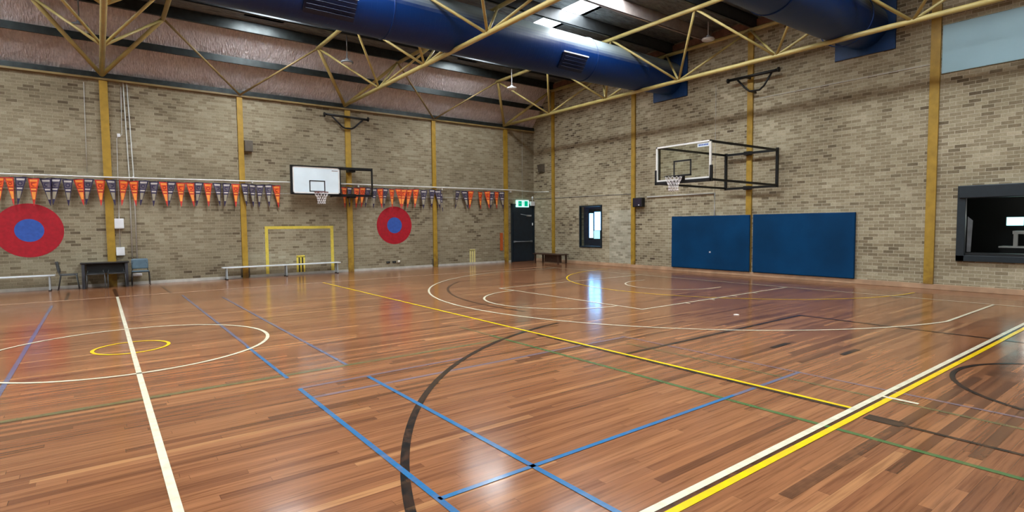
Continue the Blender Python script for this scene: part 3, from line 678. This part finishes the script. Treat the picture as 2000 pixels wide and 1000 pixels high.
# ---------------- basketball hoops ----------------
def net_mesh(cx, cy, cz, r=.225, h=.40, n=12):
    b = MB(); rows = [(0, 1), (.2, .92), (.42, .72), (.65, .58), (.85, .56), (1, .6)]
    P = lambda i, k: (cx+r*rows[i][1]*math.cos(2*math.pi*(k+.5*(i % 2))/n), cy+r*rows[i][1]*math.sin(2*math.pi*(k+.5*(i % 2))/n), cz-h*rows[i][0])
    for i in range(len(rows)-1):
        for k in range(n):
            b.path([P(i, k), P(i+1, k)], .006, 4); b.path([P(i, k), P(i+1, k+1 if i % 2 else k-1)], .006, 4)
    return b
def rim_ring(cx, cy, cz, r=.23): return MB().path([(cx+r*math.cos(2*math.pi*k/32), cy+r*math.sin(2*math.pi*k/32), cz) for k in range(32)], .011, 8, closed=True)
# clear board on the end wall
H = thing('basketball_hoop', 'clear glass basketball backboard with white frame on black arms, end wall', 'basketball hoop', (XR, 0, 2.85))
bx, yc, z0, z1, hw = 12.82, -.03, 2.875, 3.925, .9
lab(MB().box(bx, bx+.014, yc-hw+.03, yc+hw-.03, z0+.05, z1-.03).build('backboard', 'board_glass', H), 'clear glass board')
fr = MB(); fr.box(bx-.015, bx+.035, yc-hw, yc-hw+.05, z0, z1); fr.box(bx-.015, bx+.035, yc+hw-.05, yc+hw, z0, z1); fr.box(bx-.015, bx+.035, yc-hw, yc+hw, z1-.045, z1); fr.box(bx-.015, bx+.035, yc-hw, yc+hw, z0+.04, z0+.085)
lab(fr.build('board_frame', 'white_paint', H), 'white frame')
pd = MB(); pd.box(bx-.03, bx+.05, yc-hw-.03, yc+hw+.03, z0-.05, z0+.04); pd.box(bx-.03, bx+.05, yc-hw-.035, yc-hw+.03, z0-.05, z0+.38); pd.box(bx-.03, bx+.05, yc+hw-.03, yc+hw+.035, z0-.05, z0+.38)
lab(pd.build('edge_padding', 'black_plastic', H, .01), 'black padding along the lower edge')
sq = MB(); sy, sz0, sz1 = .295, z0+.15, z0+.6
for a, b_, c, d_ in ((-sy, -sy+.045, sz0, sz1), (sy-.045, sy, sz0, sz1), (-sy, sy, sz0, sz0+.045), (-sy, sy, sz1-.045, sz1)): sq.box(bx-.006, bx-.001, yc+a, yc+b_, c, d_)
lab(sq.build('target_square', 'black_plastic', H), 'black square')
st = MB().box(bx-.004, bx-.001, yc-hw+.06, yc-hw+.42, z1-.16, z1-.06).build('sticker', 'board_white', H); lab(st, 'white maker sticker')
q = MB()
for k in range(6): q.box(bx-.007, bx-.0045, yc-hw+.09+k*.05, yc-hw+.125+k*.05, z1-.13, z1-.09)
q.build('sticker_marks', 'target_blue', st)
rim_ring(12.42, yc, 3.0).build('rim', 'black_steel', H)
MB().box(12.62, bx-.016, yc-.1, yc+.1, 2.985, 3.01).box(bx-.03, bx-.016, yc-.1, yc+.1, 2.9, 3.02).build('rim_bracket', 'black_steel', H)
net_mesh(12.42, yc, 2.99).build('net', 'net_white', H)
xr = 16.02; ra, rb = .6, -1.08
ar = [((bx+.05, yc+hw-.06, 3.90), (xr, ra, 3.88)), ((bx+.05, yc-hw+.06, 3.90), (xr, rb, 3.87)), ((bx+.05, yc+hw-.06, 2.86), (xr, ra, 2.82)), ((bx+.05, yc-hw+.06, 2.88), (xr, rb, 2.82))]
for a, b_ in ar: MB().bar(a, b_, .05, .06).build('arm', 'black_steel', H)
rf = MB()
for y in (ra, rb): rf.bar((xr, y, 2.76), (xr, y, 3.94), .07, .07)
rf.bar((xr, ra, 3.88), (xr, rb, 3.87), .06, .07); rf.bar((xr, ra, 2.80), (xr, rb, 2.80), .06, .07)
rf.build('rear_frame', 'black_steel', H)
for z in (2.80, 3.88): MB().box(xr, XR-.06, -.2, 0, z-.06, z+.06).build('wall_mount', 'black_steel', H)
bf = MB(); bf.bar((bx+.07, yc+hw-.06, 2.84), (bx+.07, yc+hw-.06, 3.92), .05, .05); bf.bar((bx+.07, yc-hw+.06, 2.84), (bx+.07, yc-hw+.06, 3.92), .05, .05); bf.bar((bx+.07, yc+hw-.06, 2.86), (bx+.07, yc-hw+.06, 2.86), .05, .05)
bf.build('board_support', 'black_steel', H)
# white board on the left wall
H = thing('basketball_hoop', 'white basketball backboard with black edge swung beside the left wall column', 'basketball hoop', (5.9, YF, 2.83))
by = 10.1; x0, x1, z0, z1 = 5.03, 6.74, 2.83, 3.83
lab(MB().box(x0+.04, x1-.04, by-.012, by+.01, z0+.04, z1-.04).build('backboard', 'board_white', H), 'white board')
wb = MB()
for a in ((x0+.04, x0+.085, z0+.04, z1-.04), (x1-.085, x1-.04, z0+.04, z1-.04), (x0+.04, x1-.04, z0+.04, z0+.085), (x0+.04, x1-.04, z1-.085, z1-.04)): wb.box(a[0], a[1], by-.016, by-.012, a[2], a[3])
wb.build('border_line', 'white_paint', H)
fr = MB()
for a in ((x0-.03, x0+.04, z0, z1), (x1-.04, x1, z0, z1), (x0, x1, z0, z0+.04), (x0, x1, z1-.04, z1)): fr.box(a[0], a[1], by-.03, by+.05, a[2], a[3])
lab(fr.build('board_frame', 'black_steel', H), 'black edge frame')
sq = MB(); cx = 5.9
for a in ((cx-.275, cx-.24, z0+.1, z0+.5), (cx+.24, cx+.275, z0+.1, z0+.5), (cx-.275, cx+.275, z0+.1, z0+.135), (cx-.275, cx+.275, z0+.465, z0+.5)): sq.box(a[0], a[1], by-.018, by-.013, a[2], a[3])
lab(sq.build('target_square', 'black_plastic', H), 'black square')
lab(MB().box(6.42, 6.64, by-.018, by-.013, 3.68, 3.70).build('sticker', 'rust_edge', H), 'thin maker strip')
rim_ring(cx, by-.42, 2.90).build('rim', 'rim_orange', H)
MB().box(cx-.08, cx+.08, by-.2, by-.013, 2.885, 2.905).box(cx-.08, cx+.08, by-.03, by-.013, 2.82, 2.93).build('rim_bracket', 'rim_orange', H)
net_mesh(cx, by-.42, 2.89).build('net', 'net_white', H)
MB().bar((x0+.1, by+.1, 3.80), (7.98, 10.2, 3.83), .05, .07).build('arm', 'black_steel', H); MB().bar((x0+.1, by+.1, 2.86), (7.98, 10.2, 2.84), .05, .06).build('arm', 'black_steel', H)
MB().bar((6.5, 10.45, 3.80), (8.0, 10.25, 3.80), .05, .06).build('arm', 'black_steel', H); MB().bar((6.5, 10.45, 2.82), (8.0, 10.25, 2.84), .05, .05).build('arm', 'black_steel', H)
MB().bar((7.98, 10.22, 2.80), (7.98, 10.22, 3.87), .05, .05).build('hinge_post', 'black_steel', H)
MB().bar((6.5, 10.45, 2.78), (6.5, 10.45, 3.85), .05, .05).build('hinge_post', 'black_steel', H)
for z in (2.83, 3.78): MB().box(7.15, 7.38, 10.3, YF-.07, z-.07, z+.07).build('wall_mount', 'black_steel', H)
for x in (x0+.15, x1-.15): MB().box(x-.025, x+.025, by+.05, by+.13, z0, z1).build('board_support', 'black_steel', H)

# high wall brackets
B = thing('wall_bracket', 'black bar bracket with bent brace high on the end wall, right', 'bracket', (XR, -.3, 6.2), 'black high wall brackets')
MB().path([(15.95, .52, 6.235), (15.95, -1.11, 6.215)], .045, 10).build('bar', 'black_steel', B)
for y in (.52, -1.11): MB().path([(15.95, y-.02, 6.225), (15.95, y+.02, 6.225)], .075, 12).build('end_flange', 'black_steel', B)
MB().path([(15.95, .2, 6.2), (15.97, -.05, 5.9), (15.97, -.2, 5.77), (15.97, -.52, 5.75), (15.97, -.66, 5.85), (15.95, -.9, 6.18)], .03, 8).build('brace', 'black_steel', B)
MB().bar((15.96, -.09, 6.22), (XR-.06, -.09, 6.22), .06, .06).build('wall_mount', 'black_steel', B); MB().bar((15.97, -.25, 5.76), (XR, -.25, 5.76), .05, .05).build('wall_mount', 'black_steel', B)
B = thing('wall_bracket', 'black bar bracket with bent brace above the white backboard', 'bracket', (7.2, YF, 5.7), 'black high wall brackets')
MB().path([(6.36, 10.5, 5.76), (8.0, 10.5, 5.72)], .042, 10).build('bar', 'black_steel', B)
for x in (6.36, 8.0): MB().path([(x-.02, 10.5, 5.74), (x+.02, 10.5, 5.74)], .085, 12).build('end_flange', 'black_steel', B)
MB().path([(6.62, 10.5, 5.72), (7.0, 10.52, 5.38), (7.12, 10.52, 5.33), (7.36, 10.52, 5.33), (7.46, 10.52, 5.38), (7.78, 10.5, 5.68)], .032, 8).build('brace', 'black_steel', B)
MB().bar((7.24, 10.5, 5.74), (7.24, YF-.07, 5.74), .06, .06).build('wall_mount', 'black_steel', B); MB().bar((7.24, 10.52, 5.34), (7.24, YF-.07, 5.34), .05, .05).build('wall_mount', 'black_steel', B)

# ---------------- bunting ----------------
PN = [('O', -2.34, -2.4), ('O', -2.17, -2.1), ('P', -1.93, -2.02), ('O', -1.67, -1.69), ('P', -1.42, -1.34), ('P', -1.19, -1.29), ('P', -0.94, -0.95), ('O', -0.7, -0.61), ('P', -0.47, -0.56), ('O', -0.21, -0.21), ('P', 0.04, 0.12), ('O', 0.36, 0.28), ('O', 0.59, 0.63), ('P', 0.85, 0.74), ('P', 1.11, 1.07), ('O', 1.35, 1.43), ('P', 1.57, 1.46), ('O', 1.81, 1.8), ('O', 2.06, 2.15), ('P', 2.31, 2.22), ('O', 2.56, 2.56), ('P', 2.82, 2.89), ('P', 3.11, 3.02), ('O', 3.37, 3.36), ('P', 3.64, 3.68), ('P', 3.88, 3.89), ('P', 4.12, 4.07), ('P', 4.38, 4.39), ('O', 4.64, 4.7),
 ('O', 7.02, 7.03), ('P', 7.23, 7.2), ('O', 7.5, 7.46), ('O', 7.74, 7.66), ('P', 7.97, 7.82), ('P', 8.2, 8.15), ('O', 8.42, 8.5), ('P', 8.66, 8.57), ('O', 8.92, 8.92), ('O', 9.19, 9.31), ('O', 9.44, 9.33), ('O', 9.68, 9.57), ('O', 9.96, 9.91), ('P', 10.32, 10.28), ('P', 10.7, 10.68), ('P', 10.96, 11.05), ('P', 11.1, 11.2), ('P', 11.94, 11.81), ('P', 12.26, 12.42), ('O', 12.59, 12.53), ('O', 13.08, 13.09), ('O', 13.45, 13.54), ('P', 13.71, 13.61), ('O', 13.96, 13.95), ('P', 14.23, 14.31)]
yb = YF-.16
def cordz(x): return 3.125+.012*math.sin(x*9)+.008*x/2+.01*math.sin(x*23)
for sect, (a, b_) in enumerate(((-2.6, 4.8), (6.9, 11.2), (11.8, 14.42))):
    n = int((b_-a)/.06)
    cord = MB().path([(a+(b_-a)*i/n, yb, cordz(a+(b_-a)*i/n)) for i in range(n+1)], .009, 6).build('bunting_cord', 'cord_dark')
    tag(cord, ['dark cord carrying pennants from the left edge to the white backboard', 'dark cord carrying pennants right of the white backboard', 'dark cord carrying pennants near the exit door'][sect], 'bunting cord')
    for x in (a, b_): MB().bar((x, yb-.01, cordz(x)), (x, YF, cordz(x)), .012, .012).build('wall_hook', 'steel_leg', cord)
cnt = [0, 0, 0]
for i, (k, xt, xb) in enumerate(PN):
    near = min([abs(xt-q[1]) for j, q in enumerate(PN) if j != i])
    W = min(.235, near*1.02+.0) if near > .15 else .15
    if 10 < xt < 11: W = .27
    if 12 < xt < 13.6: W = .27
    Hh = .75; tw = random.uniform(-.05, .05); ph = random.uniform(0, 6)
    rows = [(0, 'edge'), (.045, 'pale'), (.11, 'field'), (.33, 'edge'), (.375, 'band'), (.435, 'edge'), (.49, 'low'), (.77, 'edge'), (1, None)]
    mats = ['pen_red', 'pen_amber', 'pen_orange', 'pen_redtext'] if k == 'O' else ['pen_navy', 'pen_beige', 'pen_grey', 'pen_pale']
    mi = {'edge': 0, 'low': 1, 'field': 2, 'band': 3 if k == 'P' else 1, 'pale': 3 if k == 'P' else 1}
    zt = cordz(xt)
    if 11.0 < xt < 11.15: zt -= .12
    def pos(t, u):
        w_ = W*(1-t)*(1 if t < 1 else 0)+.012
        x = xt+(xb-xt)*t+u*w_/2
        y = yb-.012+.02*math.sin(3*t+ph)*t+tw*u*(1-t)
        return (x, y, zt-Hh*t)
    b = MB(); us = [-1, -.74, -.25, .25, .74, 1]
    for r in range(len(rows)-1):
        t0, kind = rows[r]; t1 = rows[r+1][0]
        if kind == 'edge' and t0 < .7 and t0 > .3: kind_m = 0 if k == 'P' else 3
        else: kind_m = mi[kind]
        for q in range(5):
            side = q in (0, 4)
            vs = [pos(t0, us[q]), pos(t0, us[q+1]), pos(t1, us[q+1]), pos(t1, us[q])]
            vs2 = [(x, y+.004, z) for x, y, z in vs]
            b.add(vs, [(0, 1, 2, 3)], 0 if side else kind_m); b.add(vs2, [(3, 2, 1, 0)], 0)
    # emblem roundel and lettering strokes
    cx_, cy_, cz_ = pos(.225, 0)
    b.disc_y(cx_, cy_-.004, cz_, W*.24, .002, 14, 0 if k == 'P' else 3); b.disc_y(cx_, cy_-.008, cz_, W*.13, .002, 12, mi['field'])
    for s_ in range(5):
        px_, py_, pz_ = pos(.155, -.5+.25*s_); b.box(px_-.008, px_+.008, py_-.006, py_-.002, pz_-.016, pz_+.012, 0 if k == 'P' else 3)
    o = b.build('pennant', mats)
    sec = 0 if xt < 5 else (1 if xt < 11.5 else 2)
    where = ['bunting left of the white backboard', 'bunting right of the white backboard', 'bunting beside the exit door'][sec]
    tag(o, ('orange' if k == 'O' else 'navy')+' pennant, %s from left, on the %s' % (ORD[cnt[sec]], where), 'pennant', 'pennants along the left wall'); cnt[sec] += 1

# ---------------- furniture ----------------
def bench(x0, x1, y0, z, legs, label):
    t = thing('bench_seat', label, 'bench', ((x0+x1)/2, y0+.15, 0), 'aluminium benches')
    MB().box(x0, x1, y0, y0+.28, z-.035, z).build('seat', 'aluminium', t, .006)
    for x in legs:
        g = MB(); g.bar((x, y0+.03, 0.02), (x, y0+.05, z-.035), .035, .035); g.bar((x, y0+.25, 0.02), (x, y0+.23, z-.035), .035, .035); g.bar((x, y0+.03, z-.06), (x, y0+.25, z-.06), .03, .03)
        l = g.build('leg', 'white_paint' if 0 else 'steel_leg', t)
        MB().box(x-.03, x+.03, y0+.005, y0+.06, 0, .03).box(x-.03, x+.03, y0+.225, y0+.28, 0, .03).build('foot', 'black_plastic', l)
bench(2.86, 6.73, 10.28, .41, [2.98, 4.84, 6.62], 'long silver bench in front of the painted goal')
bench(-5.0, -1.31, 10.2, .44, [-4.6, -3.1, -1.44], 'silver bench under the big red target at far left')
# table
t = thing('folding_table', 'black folding table against the left wall below the white boxes', 'table', (-.17, 10.4, 0))
MB().box(-.76, .38, 10.17, 10.68, .705, .735).build('tabletop', 'table_top', t, .005)
MB().box(-.62, .22, 10.28, 10.30, .42, .70).build('modesty_panel', 'black_plastic', t)
for x in (-.70, .31):
    for y in (10.22, 10.62): MB().box(x-.035, x+.035, y-.03, y+.03, 0, .705).build('leg', 'table_leg', t)
for x in (-.70, .31): MB().box(x-.03, x+.03, 10.22, 10.62, .06, .10).build('foot_rail', 'table_leg', t)
def chair(x, y, rz, shell, frame, label, bh=.8, sw=.40):
    """stacking chair: seat, curved back, tubular legs; faces local -y"""
    t = thing('stacking_chair', label, 'chair', (0, 0, 0), 'stacking chairs by the table')
    s = MB(); n = 6
    for i in range(n):   # gently dished seat
        pass
    s.box(-sw/2, sw/2, -.2, .2, .425, .45)
    s.build('seat', shell, t, .02)
    b = MB(); pts = []
    for i in range(9):
        u = -1+2*i/8
        pts.append((u*sw/2, .19+.03-.05*u*u))
    vs = []; fs = []
    for z, k, dy in ((bh-.30, .94, 0), (bh-.27, 1, .01), (bh-.05, 1, .045), (bh, .9, .055)):
        for (px, py) in pts: vs.append((px*k, py+dy, z))
    o = len(vs)
    vs += [(a, c+.015, d_) for a, c, d_ in vs]
    for r in range(3):
        for i in range(8): fs.append((r*9+i, r*9+i+1, (r+1)*9+i+1, (r+1)*9+i)); fs.append((o+r*9+i, o+(r+1)*9+i, o+(r+1)*9+i+1, o+r*9+i+1))
    for i in range(8): fs.append((i, o+i, o+i+1, i+1)); fs.append((27+i, 27+i+1, o+27+i+1, o+27+i))
    for r in range(3): fs.append((r*9, (r+1)*9, o+(r+1)*9, o+r*9)); fs.append((r*9+8, o+r*9+8, o+(r+1)*9+8, (r+1)*9+8))
    b.add(vs, fs, 0, True).build('backrest', shell, t)
    for s_ in (-1, 1):
        MB().path([(s_*(sw/2+.01), -.22, 0.01), (s_*(sw/2), -.17, .43)], .011, 6).build('leg', frame, t)
        MB().path([(s_*(sw/2+.01), .24, 0.01), (s_*(sw/2), .17, .43), (s_*(sw/2-.02), .2, .47), (s_*(sw/2-.03), .225, bh-.12)], .011, 6).build('leg', frame, t)
        MB().path([(s_*sw/2, -.19, .42), (s_*sw/2, .17, .42)], .011, 6).build('seat_rail', frame, t)
    MB().path([(-sw/2, -.19, .42), (sw/2, -.19, .42)], .011, 6).build('seat_rail', frame, t)
    t.location = (x, y, 0); t.rotation_euler = (0, 0, rz)
chair(-1.02, 10.22, math.radians(90), 'chair_dark', 'chair_leg', 'grey chair seen side on at the left end of the black table')
chair(-.42, 10.08, 0, 'black_plastic', 'chair_leg', 'black chair tucked at the table, left of the pair', .70)
chair(.06, 10.08, 0, 'black_plastic', 'chair_leg', 'black chair tucked at the table, right of the pair', .70)
chair(.64, 10.1, 0, 'chair_blue', 'black_steel', 'blue grey chair at the right end of the black table', .80, .42)
tag(MB().box(.47, .70, 10.55, 10.69, .26, .34).build('wall_socket_box', 'white_plastic', bevel=.01), 'white power box low behind the blue grey chair', 'power box')
# low dark table in the corner
t = thing('low_table', 'low dark wooden bench table in the corner beside the door', 'table', (15.6, 8.9, 0))
MB().box(15.35, 15.95, 7.98, 9.72, .38, .42).build('tabletop', 'dark_timber', t, .005)
for x in (15.42, 15.88):
    for y in (8.08, 9.62): MB().box(x-.03, x+.03, y-.03, y+.03, 0, .38).build('leg', 'dark_timber', t)
MB().box(15.6, 15.64, 8.1, 9.2, .05, .38).build('side_panel', 'dark_timber', t)
